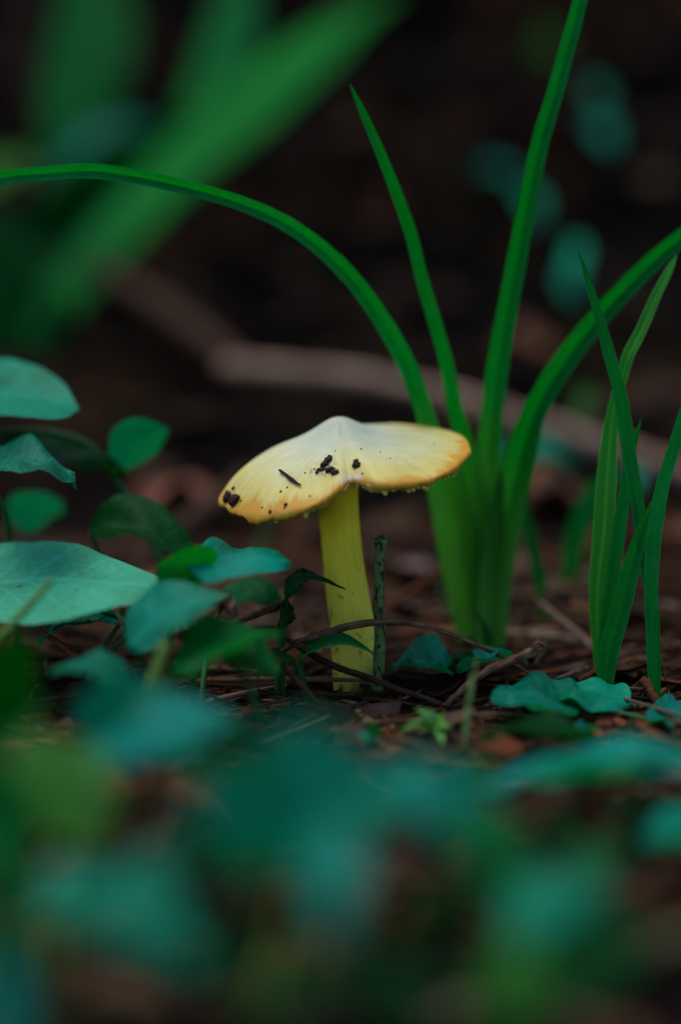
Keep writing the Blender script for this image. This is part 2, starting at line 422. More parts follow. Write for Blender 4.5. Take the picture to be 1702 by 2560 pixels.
# mushroom flesh
def mush_mat(name, tinted, base=None):
    m, t, out = newmat(name); L = t.links
    tc = N(t, 'ShaderNodeTexCoord')
    if tinted:
        a = N(t, 'ShaderNodeAttribute'); a.attribute_name = 'tint'; col = a.outputs['Color']
    mp = N(t, 'ShaderNodeMapping'); L.new(tc.outputs['UV'], mp.inputs[0])
    mp.inputs['Scale'].default_value = (130, 3.0, 1) if tinted else (2.2, 34, 1)
    n1 = N(t, 'ShaderNodeTexNoise'); n1.inputs['Scale'].default_value = 1; n1.inputs['Detail'].default_value = 4; L.new(mp.outputs[0], n1.inputs['Vector'])
    n2 = N(t, 'ShaderNodeTexNoise'); n2.inputs['Scale'].default_value = 260; n2.inputs['Detail'].default_value = 4; L.new(tc.outputs['Object'], n2.inputs['Vector'])
    st = ramp(t, [(0.3, (0.88, 0.86, 0.74)), (0.52, (1, 1, 1)), (0.72, (1.08, 1.1, 1.2))]); L.new(n1.outputs['Fac'], st.inputs[0])
    if not tinted:
        # stem: warm near the cap, paler lower down, dirty freckles at the foot
        sep = N(t, 'ShaderNodeSeparateXYZ'); L.new(tc.outputs['UV'], sep.inputs[0])
        r = ramp(t, [(0.0, (0.60, 0.55, 0.10)), (0.3, (0.80, 0.70, 0.09)), (0.7, (0.84, 0.68, 0.025)), (1.0, (0.80, 0.56, 0.012))]); L.new(sep.outputs[0], r.inputs[0]); col = r.outputs[0]
        n3 = N(t, 'ShaderNodeTexNoise'); n3.inputs['Scale'].default_value = 650; n3.inputs['Detail'].default_value = 2; L.new(tc.outputs['Object'], n3.inputs['Vector'])
        sp = ramp(t, [(0.62, (0, 0, 0)), (0.69, (1, 1, 1))]); L.new(n3.outputs['Fac'], sp.inputs[0])
        amt = ramp(t, [(0.0, (0.9, 0.9, 0.9)), (0.4, (0.6, 0.6, 0.6)), (0.55, (0.12, 0.12, 0.12)), (1, (0.05, 0.05, 0.05))]); L.new(sep.outputs[0], amt.inputs[0])
        col = mixc(t, col, (0.05, 0.055, 0.02), mth(t, 'MULTIPLY', sp.outputs[0], amt.outputs[0]))
    if not tinted:
        n4 = N(t, 'ShaderNodeTexNoise'); n4.inputs['Scale'].default_value = 170; n4.inputs['Detail'].default_value = 5; L.new(tc.outputs['Object'], n4.inputs['Vector'])
        ft = ramp(t, [(0.10, (0.85, 0.85, 0.85)), (0.20, (0.25, 0.25, 0.25)), (0.32, (0, 0, 0))]); L.new(sep.outputs[0], ft.inputs[0])
        sm = ramp(t, [(0.42, (0.1, 0.1, 0.1)), (0.6, (1, 1, 1))]); L.new(n4.outputs['Fac'], sm.inputs[0])
        col = mixc(t, col, (0.10, 0.075, 0.03), mth(t, 'MULTIPLY', ft.outputs[0], sm.outputs[0]))
    col = mixc(t, col, st.outputs[0], 0.55 if tinted else 0.85, 'MULTIPLY')
    f2 = ramp(t, [(0.3, (0.9, 0.9, 0.84)), (0.65, (1.04, 1.04, 1.06))]); L.new(n2.outputs['Fac'], f2.inputs[0])
    col = mixc(t, col, f2.outputs[0], 0.8, 'MULTIPLY')
    pr = N(t, 'ShaderNodeBsdfPrincipled'); L.new(col, pr.inputs['Base Color'])
    pr.inputs['Roughness'].default_value = 0.55; pr.inputs['Specular IOR Level'].default_value = 0.35 if tinted else 0.12
    pr.inputs['Subsurface Weight'].default_value = 0.25
    pr.inputs['Subsurface Radius'].default_value = (1.0, 0.7, 0.25); pr.inputs['Subsurface Scale'].default_value = 0.0016
    bp = N(t, 'ShaderNodeBump'); bp.inputs['Strength'].default_value = 0.25; bp.inputs['Distance'].default_value = 0.0004
    L.new(mth(t, 'ADD', n1.outputs['Fac'], mth(t, 'MULTIPLY', n2.outputs['Fac'], 0.5)), bp.inputs['Height']); L.new(bp.outputs[0], pr.inputs['Normal'])
    L.new(pr.outputs[0], out.inputs[0])
    return m
M['cap'] = mush_mat('mushroom_cap', True)
M['stem'] = mush_mat('mushroom_stem', False)
M['gill'] = solid_mat('mushroom_gill', [(0.3, (0.42, 0.31, 0.05)), (0.7, (0.55, 0.44, 0.10))], scale=500, rough=0.6, bump=0.1)

# ------------------------------------------------------------------ terrain
def axis(fine0, fine1, step, lim, grow=1.13):
    a = []; x = fine0
    while x < fine1: a.append(x); x += step
    s = step
    while x < lim: a.append(x); s *= grow; x += s
    a.append(lim)
    b = []; x = fine0; s = step
    while x > -lim:
        s *= grow; x -= s
        b.append(max(x, -lim))
    return b[::-1] + a
XS = axis(-0.16, 0.16, 0.0022, 40, 1.06); YS = axis(-0.18, 0.32, 0.0026, 40, 1.05)
vs = [(x, y, ground(x, y)) for y in YS for x in XS]
nx = len(XS)
fs = [(j * nx + i, j * nx + i + 1, (j + 1) * nx + i + 1, (j + 1) * nx + i) for j in range(len(YS) - 1) for i in range(nx - 1)]
g = mesh_obj('ground', vs, fs, M['soil']); g['kind'] = 'structure'

# ------------------------------------------------------------------ mushroom
mush = thing('mushroom', 'pale yellow mushroom with wavy orange-edged cap and thick yellow stem', 'mushroom', (0, 0, 0))
RIM = [(552, 1242, .450), (566, 1258, .446), (601, 1279, .440), (641, 1291, .434), (701, 1281, .430), (765, 1265, .4275), (808, 1245, .427), (848, 1218, .428),
       (872, 1199, .4305), (900, 1199, .4300), (936, 1206, .4275), (979, 1209, .427), (1034, 1203, .429), (1085, 1190, .432), (1130, 1163, .437), (1163, 1135, .444),
       (1171, 1116, .449), (1155, 1096, .456), (1085, 1071, .464), (1000, 1060, .470), (915, 1068, .474), (820, 1088, .475), (740, 1122, .472), (650, 1168, .466), (590, 1207, .459)]
def periodic(pts, n):
    m = len(pts); out = []
    for i in range(n):
        f = i / n * m; k = int(f); t = f - k
        a, b, c, e = (pts[(k + o) % m] for o in (-1, 0, 1, 2))
        out.append(tuple(0.5 * (2 * B + (C - A) * t + (2 * A - 5 * B + 4 * C - E) * t * t + (3 * B - A - 3 * C + E) * t ** 3) for A, B, C, E in zip(a, b, c, e)))
    return out
NPH = 300
rim = [P(*q) for q in periodic(RIM, NPH)]
for i_, r_ in enumerate(rim):
    a_ = i_ / NPH * 2 * math.pi
    r_ += (r_ - P(846, 1135, .451)) * (0.010 * noise.noise(Vector((math.cos(a_) * 9, math.sin(a_) * 9, 0))) + 0.007 * noise.noise(Vector((math.cos(a_) * 26, math.sin(a_) * 26, 5))))
APEX = P(846, 1042, .451)
NOTCH = P(876, 1199, .430)
def umbo(t): return 1 - math.exp(-(t / 0.22) ** 2)
def lin(t): return 1.12 * t * t / (t + 0.12)
def capz(i, t):
    r = rim[i]; dx, dy = r.x - APEX.x, r.y - APEX.y
    an = math.atan2(dy, dx); c, s = math.cos(an), math.sin(an)
    wl, wr, wf, wb = max(0, -c) ** 2, max(0, c) ** 2, max(0, -s) ** 2, max(0, s) ** 2
    wv = wl * (0.15 * umbo(t) + 0.45 * lin(t) + 0.40 * t ** 5) + wr * (0.75 * umbo(t) + 0.25 * t * t) + wf * (0.28 * umbo(t) + 0.37 * lin(t) + 0.35 * t ** 4) + wb * (0.4 * umbo(t) + 0.6 * lin(t))
    z = APEX.z + (r.z - APEX.z) * wv
    z += 0.00022 * math.sin(an * 13 + 1.2) * t * t * noise.noise(Vector((c * 3, s * 3, 2.0)))
    z += 0.00045 * t * noise.noise(Vector((c * 2.2, s * 2.2, t * 2.5)))
    return z
def cap_tint(i, t, q):
    an = i / NPH * 2 * math.pi
    pale = Vector((0.503, 0.532, 0.380)); mid = Vector((0.589, 0.551, 0.257)); deep = Vector((0.617, 0.513, 0.133)); orange = Vector((0.60, 0.29, 0.010))
    n_ = noise.noise(Vector((math.cos(an) * 4, math.sin(an) * 4, t * 2))) * 0.06 + noise.noise(Vector((math.cos(an) * 22, math.sin(an) * 22, t * 1.5))) * 0.05
    k = t + n_
    def lr(a, b, x): x = max(0, min(1, x)); x = x * x * (3 - 2 * x); return a + (b - a) * x
    c = lr(pale, mid, (k - 0.2) / 0.5); c = lr(c, deep, (k - 0.66) / 0.24)
    oi = 1.0 + 3 * noise.noise(Vector((math.cos(an) * 2.5, math.sin(an) * 2.5, 9)))
    fx = 851 + (q - CAM).dot(RGT) / (q - CAM).dot(FWD) / KPX
    lobe = math.exp(-((fx - 640) / 95) ** 2) + 0.6 * math.exp(-((fx - 1110) / 60) ** 2) if q.y < APEX.y + 0.008 else 0
    edge = 0.955 - 0.035 * oi * 0.6 - 0.05 * lobe
    c = lr(c, orange, (k - edge) / 0.075)
    fy = 1280 - (q - CAM).dot(UP) / (q - CAM).dot(FWD) / KPX
    dirt = 0
    for (sx, sy, sr, sa) in ((818, 1172, 34, .55), (792, 1178, 30, .4), (889, 1168, 16, .4), (582, 1250, 26, .5), (728, 1204, 26, .25), (690, 1272, 40, .3), (1000, 1150, 60, .12), (640, 1240, 60, .12)):
        e_ = math.hypot(fx - sx, (fy - sy) * 1.3) / sr
        if e_ < 1.6: dirt = max(dirt, sa * math.exp(-e_ * e_ * 1.5) * max(0, 0.9 + 2.2 * noise.noise(Vector((fx * 0.11, fy * 0.11, 1)))))
    c = lr(c, Vector((0.16, 0.09, 0.03)), dirt)
    d = (q - NOTCH).length
    wh = max(0, 1 - d / 0.0030)
    c = lr(c, Vector((0.62, 0.61, 0.52)), wh * 1.6 * (0.6 + n_ * 6))
    return c
verts, uvs, cols = [], [], []
NT = 46
TS = [(k / NT) ** 0.9 for k in range(1, NT + 1)]
verts.append(APEX.copy()); uvs.append((0.5, 0)); cols.append(cap_tint(0, 0, APEX))
def cap_pt(i, t):
    r = rim[i]
    return Vector((APEX.x + (r.x - APEX.x) * t, APEX.y + (r.y - APEX.y) * t, capz(i, t)))
rows = []
for t in TS:
    row = []
    for i in range(NPH):
        q = cap_pt(i, t); row.append(len(verts)); verts.append(q); uvs.append((i / NPH, t)); cols.append(cap_tint(i, t, q))
    rows.append(row)
ORG = Vector((0.58, 0.27, 0.010))
def lipnoise(i): return 1 + 0.45 * noise.noise(Vector((i * 0.11, 4.4, 0))) + 0.25 * noise.noise(Vector((i * 0.5, 1.4, 0)))
for (o, dz) in ((0.00035, -0.00035), (0.0004, -0.0008), (0.00015, -0.0012)):
    row = []
    for i in range(NPH):
        r = rim[i]; d = Vector((r.x - APEX.x, r.y - APEX.y, 0)).normalized(); ln = lipnoise(i)
        q = r + d * o + Vector((0, 0, dz * ln)); row.append(len(verts)); verts.append(q); uvs.append((i / NPH, 1.0))
        cols.append(ORG * (0.9 + 0.3 * noise.noise(Vector((i * 0.3, 0, 1)))))
    rows.append(row)
def under(i, t):
    q = cap_pt(i, t); q.z -= 0.0013 * (lipnoise(i) if t > 0.9 else 1) + 0.0022 * (1 - t); return q
for t in (0.97, 0.88, 0.7, 0.5, 0.3, 0.15):
    row = []
    for i in range(NPH):
        q = under(i, t); row.append(len(verts)); verts.append(q); uvs.append((i / NPH, t)); cols.append(Vector((0.55, 0.45, 0.12)))
    rows.append(row)
cb_ = len(verts); verts.append(APEX - Vector((0, 0, 0.0042))); uvs.append((0.5, 0)); cols.append(Vector((0.55, 0.45, 0.12)))
faces = [(0, rows[0][(i + 1) % NPH], rows[0][i]) for i in range(NPH)]
for a, b in zip(rows[:-1], rows[1:]):
    for i in range(NPH):
        k = (i + 1) % NPH
        faces.append((a[i], a[k], b[k], b[i]))
faces += [(cb_, rows[-1][i], rows[-1][(i + 1) % NPH]) for i in range(NPH)]
cap = child_mesh('cap', verts, faces, M['cap'], mush, uvs=uvs, cols=cols)
bm = bmesh.new(); bm.from_mesh(cap.data); bmesh.ops.recalc_face_normals(bm, faces=bm.faces); bm.to_mesh(cap.data); bm.free()
cap.data.polygons.foreach_set('use_smooth', [True] * len(cap.data.polygons))
cap_bvh = BVHTree.FromPolygons([tuple(v) for v in verts], faces)
rg = random.Random(3)
NG = 110
for gi in range(NG):                       # gills under the cap
    i = int(gi * NPH / NG) % NPH
    gv, gf = [], []
    t0 = 0.2 if gi % 2 == 0 else (0.45 if gi % 4 == 1 else 0.6)
    d = Vector((rim[i].x - APEX.x, rim[i].y - APEX.y, 0)).normalized(); s = Vector((-d.y, d.x, 0)) * 0.00024
    fx = 851 + (rim[i] - CAM).dot(RGT) / (rim[i] - CAM).dot(FWD) / KPX
    front = rim[i].y < APEX.y
    end = 0.0002
    if front and 885 < fx < 1075: end = rg.uniform(0.0003, 0.0009)
    elif front and 680 < fx < 800: end = rg.choice((0.0001, 0.0002, 0.0007, 0.0012))
    ts = [t0 + (0.992 - t0) * k / 7 for k in range(8)]
    for k, t in enumerate(ts):
        top = under(i, t) + Vector((0, 0, 0.0004))
        dp = 0.0019 * math.sin(min(1, (t - t0) / 0.25 + 0.15) * math.pi / 2) if k < 6 else (0.0010 if k == 6 else end)
        j = s * (rg.uniform(-0.5, 0.5))
        wt, wb_ = (2.7, 1.1) if k >= 6 else (1.0, 0.6)
        gv += [top - s * wt, top + s * wt, top - Vector((0, 0, dp + 0.0004)) + s * wb_ + j, top - Vector((0, 0, dp + 0.0004)) - s * wb_ + j]
    for k in range(7):
        for q in range(4):
            a = 4 * k + q; b = 4 * k + (q + 1) % 4
            gf.append((a, b, b + 4, a + 4))
    gf += [(0, 3, 2, 1), (28, 29, 30, 31)]
    child_mesh('gill', gv, gf, M['gill'], cap, smooth=False)
st = [(886, 1775, .450, 92), (883, 1735, .450, 96), (884, 1690, .450, 99), (882, 1610, .450, 105), (879, 1555, .450, 107), (869, 1490, .450, 104), (860, 1420, .450, 99), (852, 1344, .450, 97), (845, 1270, .451, 100), (840, 1215, .451, 108), (838, 1150, .451, 116), (838, 1110, .451, 110)]
stem = tube_px('stem', st, M['stem'], mush, seg=32, sub=6, rough=0.035)

# soil crumbs lying on the cap
def crumb(px, py, a, b, ang, label, group=None, lift=0.35):
    """a, b: length and breadth in photograph pixels"""
    dr = (P(px, py, 1) - CAM).normalized()
    hit, nrm, idx, dist = cap_bvh.ray_cast(CAM, dr)
    if hit is None: return
    if nrm.z < 0: nrm = -nrm
    la, lb = a * 0.66 * KPX * dist, b * 0.66 * KPX * dist
    ex = (RGT * math.cos(R_(ang)) - UP * math.sin(R_(ang)))
    ex = (ex - nrm * ex.dot(nrm)).normalized(); ey = nrm.cross(ex)
    b_ = bmesh.new(); bmesh.ops.create_icosphere(b_, subdivisions=2, radius=1)
    vs_, sd_ = [], rg.uniform(0, 99)
    for v in b_.verts:
        k = 1 + 0.55 * noise.noise(v.co * 1.4 + Vector((sd_, 0, 0))) + 0.3 * noise.noise(v.co * 3.5 + Vector((0, sd_, 0)))
        vs_.append(hit + ex * (v.co.x * la * k) + ey * (v.co.y * lb * 1.25 * k) + nrm * (v.co.z * lb * 0.8 * k + lb * lift))
    fs_ = [tuple(v.index for v in f.verts) for f in b_.faces]; b_.free()
    o = mesh_obj('soil_crumb', vs_, fs_, M['crumb']); recenter(o); tag(o, label, 'soil crumb', group); return o
GC = 'soil crumbs on the mushroom cap'
sliver = catmull([(700, 1181, 0, 7), (716, 1192, 0, 9), (733, 1206, 0, 10), (753, 1218, 0, 4)], 4)
pp = []
for q in sliver:
    h = cap_bvh.ray_cast(CAM, (P(q[0], q[1], 1) - CAM).normalized())
    pp.append((h[0] + Vector((0, -0.0002, 0.0004)), q[3] * 0.5 * KPX * .43))
v_, f_, u_ = tube_geo([p for p, r in pp], [r for p, r in pp], 7, 0.4)
tag(recenter(mesh_obj('bark_sliver', v_, f_, M['twigdark'], uvs=u_)), 'thin brown bark sliver lying aslant on the yellow cap', 'sliver')
crumb(823, 1151, 26, 13, 65, 'upright dark crumb topping the soil clump mid-cap', GC)
crumb(813, 1164, 16, 14, 0, 'brown rounded crumb on the left of the soil clump mid-cap', GC)
crumb(827, 1177, 17, 14, 50, 'dark crumb in the middle of the soil clump mid-cap', GC)
crumb(838, 1183, 18, 13, -50, 'dark crumb at the low end of the soil clump mid-cap', GC)
crumb(805, 1175, 22, 9, 35, 'flat dark crumb trailing left from the soil clump', GC)
crumb(794, 1182, 8, 7, 0, 'small brown crumb beside the soil clump on the cap', GC)
crumb(889, 1162, 27, 12, 80, 'single upright dark crumb above the cap notch', GC)
crumb(570, 1243, 26, 14, 95, 'outer oval dark crumb at the drooping cap tip', GC)
crumb(590, 1254, 25, 20, 50, 'larger round dark crumb at the drooping cap tip', GC)
crumb(585, 1221, 7, 6, 20, 'small dark crumb just above the two crumbs at the cap tip', GC)
crumb(716, 1262, 8, 7, 20, 'small dark crumb on the orange rim below the bark sliver', GC)
crumb(677, 1280, 7, 6, 20, 'small dark crumb at the lowest orange edge of the cap', GC)
for (x, y, s) in ((657, 1269, 4), (901, 1123, 4), (949, 1130, 3), (703, 1229, 5), (719, 1219, 4), (764, 1183, 4), (787, 1173, 4), (905, 1184, 4), (604, 1252, 4), (776, 1240, 4), (712, 1270, 4), (974, 1146, 3), (1084, 1109, 3), (840, 1128, 3)):
    crumb(x, y, s, s * 0.85, 20, 'tiny dark soil speck on the yellow cap', 'soil specks on the mushroom cap')
# ------------------------------------------------------------------ grass clump beside the mushroom
root = snap(P(1200, 1655, .483))
clump = thing('grass_clump', 'tall broad-bladed grass clump rising right behind the mushroom', 'grass', root)
blade('leaf', [(1205, 1690, 0.484, 81), (1190, 1610, 0.484, 89.1), (1165, 1480, 0.482, 97.2), (1140, 1330, 0.478, 105.3), (1110, 1190, 0.472, 93.84), (1072, 1075, 0.467, 53.82), (1054, 1010, 0.465, 46), (1010, 901, 0.462, 46), (955, 803, 0.459, 45), (890, 711, 0.456, 43), (814, 630, 0.453, 41), (716, 559, 0.45, 39), (608, 510, 0.448, 37), (488, 474, 0.446, 36), (369, 447, 0.445, 37), (239, 428, 0.445, 37), (108, 434, 0.446, 35), (0, 446, 0.447, 33), (-120, 480, 0.449, 26), (-230, 540, 0.451, 3)], M['grass'], clump, fold=0.7)
blade('leaf', [(1215, 1690, 0.487, 67.5), (1210, 1560, 0.487, 81), (1200, 1400, 0.485, 83.7), (1183, 1250, 0.48, 72.9), (1156, 1096, 0.474, 45.528), (1134, 1010, 0.47, 37), (1113, 901, 0.466, 34), (1085, 803, 0.463, 33), (1053, 695, 0.46, 31), (1026, 586, 0.457, 30), (988, 478, 0.454, 28), (944, 369, 0.451, 24), (901, 271, 0.449, 16), (873, 210, 0.448, 2)], M['grass'], clump, fold=0.6)
blade('leaf', [(1220, 1690, 0.48, 70.2), (1222, 1560, 0.48, 83.7), (1222, 1400, 0.478, 86.4), (1220, 1250, 0.475, 81), (1219, 1150, 0.472, 66.55), (1228, 1042, 0.469, 56), (1240, 934, 0.467, 56), (1258, 825, 0.465, 53), (1282, 695, 0.463, 49), (1304, 575, 0.461, 47), (1325, 467, 0.459, 45), (1351, 347, 0.457, 44), (1384, 239, 0.456, 42), (1411, 141, 0.455, 40), (1438, 43, 0.454, 37), (1462, -60, 0.453, 33), (1500, -220, 0.452, 22), (1530, -360, 0.451, 3)], M['grass'], clump, fold=0.75)
blade('leaf', [(1222, 1690, 0.476, 62.1), (1230, 1560, 0.476, 75.6), (1240, 1420, 0.476, 83.7), (1265, 1281, 0.474, 89.1), (1292, 1172, 0.472, 83.248), (1330, 1042, 0.47, 64), (1389, 934, 0.468, 60), (1460, 836, 0.466, 55), (1541, 744, 0.465, 50), (1628, 657, 0.464, 46), (1715, 586, 0.463, 43), (1800, 535, 0.463, 36), (1900, 505, 0.464, 22), (1990, 500, 0.465, 3)], M['grass'], clump, fold=0.7)
leaf('leaf', (1212, 1640, .470), (1190, 1520, .470), (16, 4, .002), M['dark'], clump, shape='lance')

def tuft(name, label, base, blades, group=None):
    r = snap(P(*base))
    t = thing(name, label, 'grass', r, group)
    for pts, mat, fold, tw in blades:
        pts = [(pts[0][0], pts[0][1] + 110, pts[0][2], pts[0][3])] + pts      # foot sunk in the soil
        blade('leaf', pts, M[mat], t, fold=fold, twist=tw)
    return t
tuft('grass_tuft', 'sharp grass tuft of upright blades, one broad and scuffed', (1510, 1690, .446), [
    ([(1505, 1720, .449, 22), (1496, 1634, .449, 30), (1491, 1486, .449, 40), (1508, 1316, .449, 54), (1518, 1147, .449, 46), (1532, 1020, .449, 29), (1556, 935, .449, 28), (1571, 884, .449, 31), (1601, 825, .450, 29), (1639, 738, .451, 25), (1672, 673, .452, 18), (1691, 636, .453, 2)], 'ribbed', 0.3, (0, 25)),
    ([(1512, 1725, .446, 26), (1511, 1592, .446, 33), (1528, 1465, .446, 33), (1545, 1338, .446, 33), (1560, 1232, .446, 29), (1579, 1126, .446, 20), (1601, 1049, .446, 2)], 'grass2', 0.6, (0, 10)),
    ([(1512, 1730, .442, 38), (1521, 1634, .442, 48), (1549, 1528, .442, 50), (1575, 1422, .442, 44), (1604, 1325, .442, 30), (1629, 1252, .442, 3)], 'grass2', 0.7, (0, 0))])
tuft('grass_tuft', 'pair of crossing grass blades beside the red-tipped twig', (1634, 1724, .440), [
    ([(1640, 1760, .440, 22), (1637, 1690, .440, 26), (1630, 1520, .441, 32), (1613, 1411, .442, 32), (1601, 1324, .443, 32), (1590, 1248, .444, 33), (1577, 1172, .4445, 36), (1563, 1075, .445, 37), (1547, 977, .445, 33), (1520, 879, .445, 30), (1493, 781, .446, 23), (1464, 690, .447, 14), (1443, 626, .448, 2)], 'grass2', 0.6, (0, 0)),
    ([(1632, 1755, .438, 18), (1630, 1690, .438, 24), (1626, 1520, .438, 32), (1630, 1380, .438, 38), (1640, 1295, .438, 38), (1656, 1210, .438, 35), (1681, 1126, .438, 31), (1703, 1053, .438, 29), (1730, 960, .438, 22), (1760, 870, .438, 2)], 'grass2', 0.5, (0, 15))])
tuft('grass_tuft', 'single thin blurred grass blade just right of the big clump', (1371, 1677, .500), [
    ([(1372, 1700, .500, 24), (1363, 1571, .500, 28), (1350, 1465, .501, 30), (1329, 1359, .503, 32), (1300, 1262, .505, 24), (1270, 1210, .508, 3)], 'green', 0.3, (0, 0))])
tuft('grass_tuft', 'blurred short grass tuft with curved wide blade behind the scuffed blade', (1400, 1640, .53), [
    ([(1392, 1655, .530, 30), (1405, 1528, .530, 30), (1416, 1465, .530, 34), (1435, 1359, .530, 50), (1462, 1274, .531, 56), (1500, 1215, .533, 46), (1560, 1180, .536, 4)], 'green', 0.3, (0, 0)),
    ([(1404, 1665, .525, 30), (1431, 1592, .525, 36), (1456, 1520, .525, 40), (1484, 1450, .526, 34), (1520, 1390, .528, 4)], 'grass2', 0.4, (0, 0))])
tuft('grass_tuft', 'two thin grey-green stems behind the mushroom cap', (645, 1400, .545), [
    ([(640, 1420, .545, 12), (655, 1330, .545, 13), (680, 1270, .545, 9), (700, 1210, .545, 2)], 'stalk', 0.3, (0, 0)),
    ([(660, 1420, .55, 10), (675, 1340, .55, 11), (690, 1280, .55, 8), (705, 1230, .55, 2)], 'stalk', 0.3, (0, 0))])
tuft('grass_tuft', 'thin dim stem standing behind cap beside grass clump', (1110, 1600, .505), [
    ([(1112, 1640, .505, 16), (1105, 1500, .505, 16), (1095, 1350, .505, 15), (1080, 1215, .505, 12), (1065, 1110, .505, 3)], 'stalk', 0.3, (0, 0))])

# cut stalk beside the mushroom foot
p0 = snap(P(946, 1745, .444))
stk = thing('cut_stalk', 'flecked green stalk, cut off flat, beside the mushroom stem', 'plant stalk', p0)
tube_px('stem', [(940, 1790, .444, 33), (942, 1720, .444, 32), (948, 1600, .444, 30), (946, 1480, .444, 28), (950, 1352, .444, 27)], M['stalk'], stk, seg=14, sub=6, rough=0.22)
o = tube_px('cut_end', [(950, 1358, .444, 29), (951, 1349, .4435, 31)], M['stalk'], stk, seg=14, sub=2, rough=0.5)

# ------------------------------------------------------------------ twigs and sticks
def twig(name, label, pts, mat, cat='twig', flat=1.0, rough=0.3, seg=9, group=None, snags=()):
    t = tube_px(name, pts, M[mat], None, seg=seg, sub=6, rough=rough, flat=flat)
    recenter(t); tag(t, label, cat, group)
    return t
twig('dry_grass_blade', 'brown dry blade arching across the mushroom stem', [(690, 1640, .440, 18), (735, 1610, .439, 20), (787, 1593, .438, 22), (883, 1563, .438, 23), (978, 1556, .438, 19), (1074, 1569, .438, 15), (1170, 1603, .439, 13), (1265, 1648, .442, 11), (1330, 1690, .445, 9)], 'twig', 'dry grass', flat=0.85)
twig('twig', 'thin dark twig slanting across the mushroom foot', [(715, 1595, .436, 12), (749, 1617, .436, 16), (835, 1665, .435, 18), (930, 1698, .434, 17), (1002, 1727, .433, 16), (1107, 1762, .431, 12), (1180, 1800, .428, 8)], 'twigdark')
twig('twig', 'knob-ended brown twig rising towards the grass clump', [(1075, 1810, .429, 12), (1100, 1778, .430, 15), (1151, 1728, .431, 17), (1206, 1683, .432, 20), (1270, 1655, .433, 24), (1330, 1630, .434, 26), (1343, 1618, .434, 31), (1351, 1607, .434, 34), (1356, 1598, .434, 26)], 'twig', rough=0.45)
twig('twig', 'short red-tipped twig at the foot of the crossing blades', [(1602, 1708, .434, 16), (1612, 1705, .434, 26), (1622, 1722, .433, 20), (1634, 1743, .432, 20), (1650, 1772, .431, 18)], 'twigred', rough=0.5)
twig('twig', 'pale twig behind the scuffed blade, lower of two', [(1340, 1500, .480, 10), (1352, 1512, .480, 16), (1405, 1556, .478, 19), (1450, 1592, .476, 20), (1488, 1628, .474, 20), (1530, 1660, .472, 18)], 'stick')
twig('twig', 'pale twig behind the scuffed blade, upper of two', [(1345, 1490, .485, 8), (1365, 1500, .484, 14), (1420, 1535, .484, 15), (1485, 1568, .484, 15), (1560, 1598, .484, 14)], 'twig')
twig('twig', 'rust-red stem leaning behind the cut stalk', [(945, 1535, .498, 10), (990, 1503, .500, 18), (1050, 1460, .502, 17), (1112, 1410, .504, 15), (1130, 1395, .505, 8)], 'twigred', rough=0.15)
twig('twig', 'dark twig through the leaves left of the mushroom stem', [(480, 1605, .428, 14), (560, 1568, .432, 18), (640, 1535, .437, 20), (700, 1513, .440, 22), (722, 1506, .441, 16)], 'twigdark')
twig('twig', 'short grey twig lying by the mushroom foot under the leaves', [(690, 1640, .430, 10), (720, 1680, .428, 13), (770, 1730, .425, 13), (800, 1760, .423, 9)], 'twigdark')
twig('twig', 'rusty twig running under the serrated leaf on the left', [(70, 1560, .440, 12), (140, 1602, .437, 16), (200, 1648, .433, 17), (260, 1690, .430, 12)], 'twigred')
twig('stick', 'long pale stick lying across the slope behind the grass', [(560, 915, .675, 40), (640, 920, .67, 44), (868, 940, .66, 46), (1085, 983, .655, 46), (1300, 1047, .65, 46), (1520, 1114, .645, 48), (1702, 1178, .64, 50), (1900, 1262, .635, 50)], 'stick', 'stick', seg=12)
twig('stick', 'dark blurred stick leaning up the slope on the left', [(230, 660, .76, 40), (320, 715, .75, 60), (450, 800, .73, 62), (560, 880, .71, 58), (640, 950, .69, 40)], 'stickdark', 'stick', seg=12)
twig('stick', 'reddish branch piece on the litter left of the mushroom', [(330, 1420, .56, 30), (430, 1330, .575, 44), (540, 1255, .59, 46), (620, 1180, .61, 30)], 'stickdark', 'stick', seg=12)
twig('dry_grass_blade', 'tan dry straw lying below the two round leaves', [(1400, 1795, .428, 6), (1445, 1792, .4275, 11), (1530, 1792, .427, 12), (1600, 1786, .427, 8)], 'drygrass', 'dry grass', flat=0.5)
twig('dry_grass_blade', 'pale dry straw ending at the right ground leaf', [(1520, 1768, .431, 6), (1600, 1768, .431, 10), (1690, 1763, .431, 8)], 'drygrass', 'dry grass', flat=0.5)
twig('dry_grass_blade', 'grey straw lying in front of the round leaves', [(1180, 1785, .42, 6), (1240, 1783, .42, 9), (1340, 1790, .42, 8)], 'stick', 'dry grass', flat=0.5)
twig('dry_grass_blade', 'pale blurred straw on the ground ahead of the sprout', [(1290, 1905, .392, 8), (1400, 1900, .39, 14), (1540, 1890, .39, 12)], 'drygrass', 'dry grass', flat=0.5)
twig('dry_grass_blade', 'thin upright brown stalk by the pale sprout', [(1160, 1890, .40, 14), (1165, 1800, .402, 16), (1178, 1710, .404, 14), (1190, 1650, .405, 6)], 'stalk', 'dry grass')

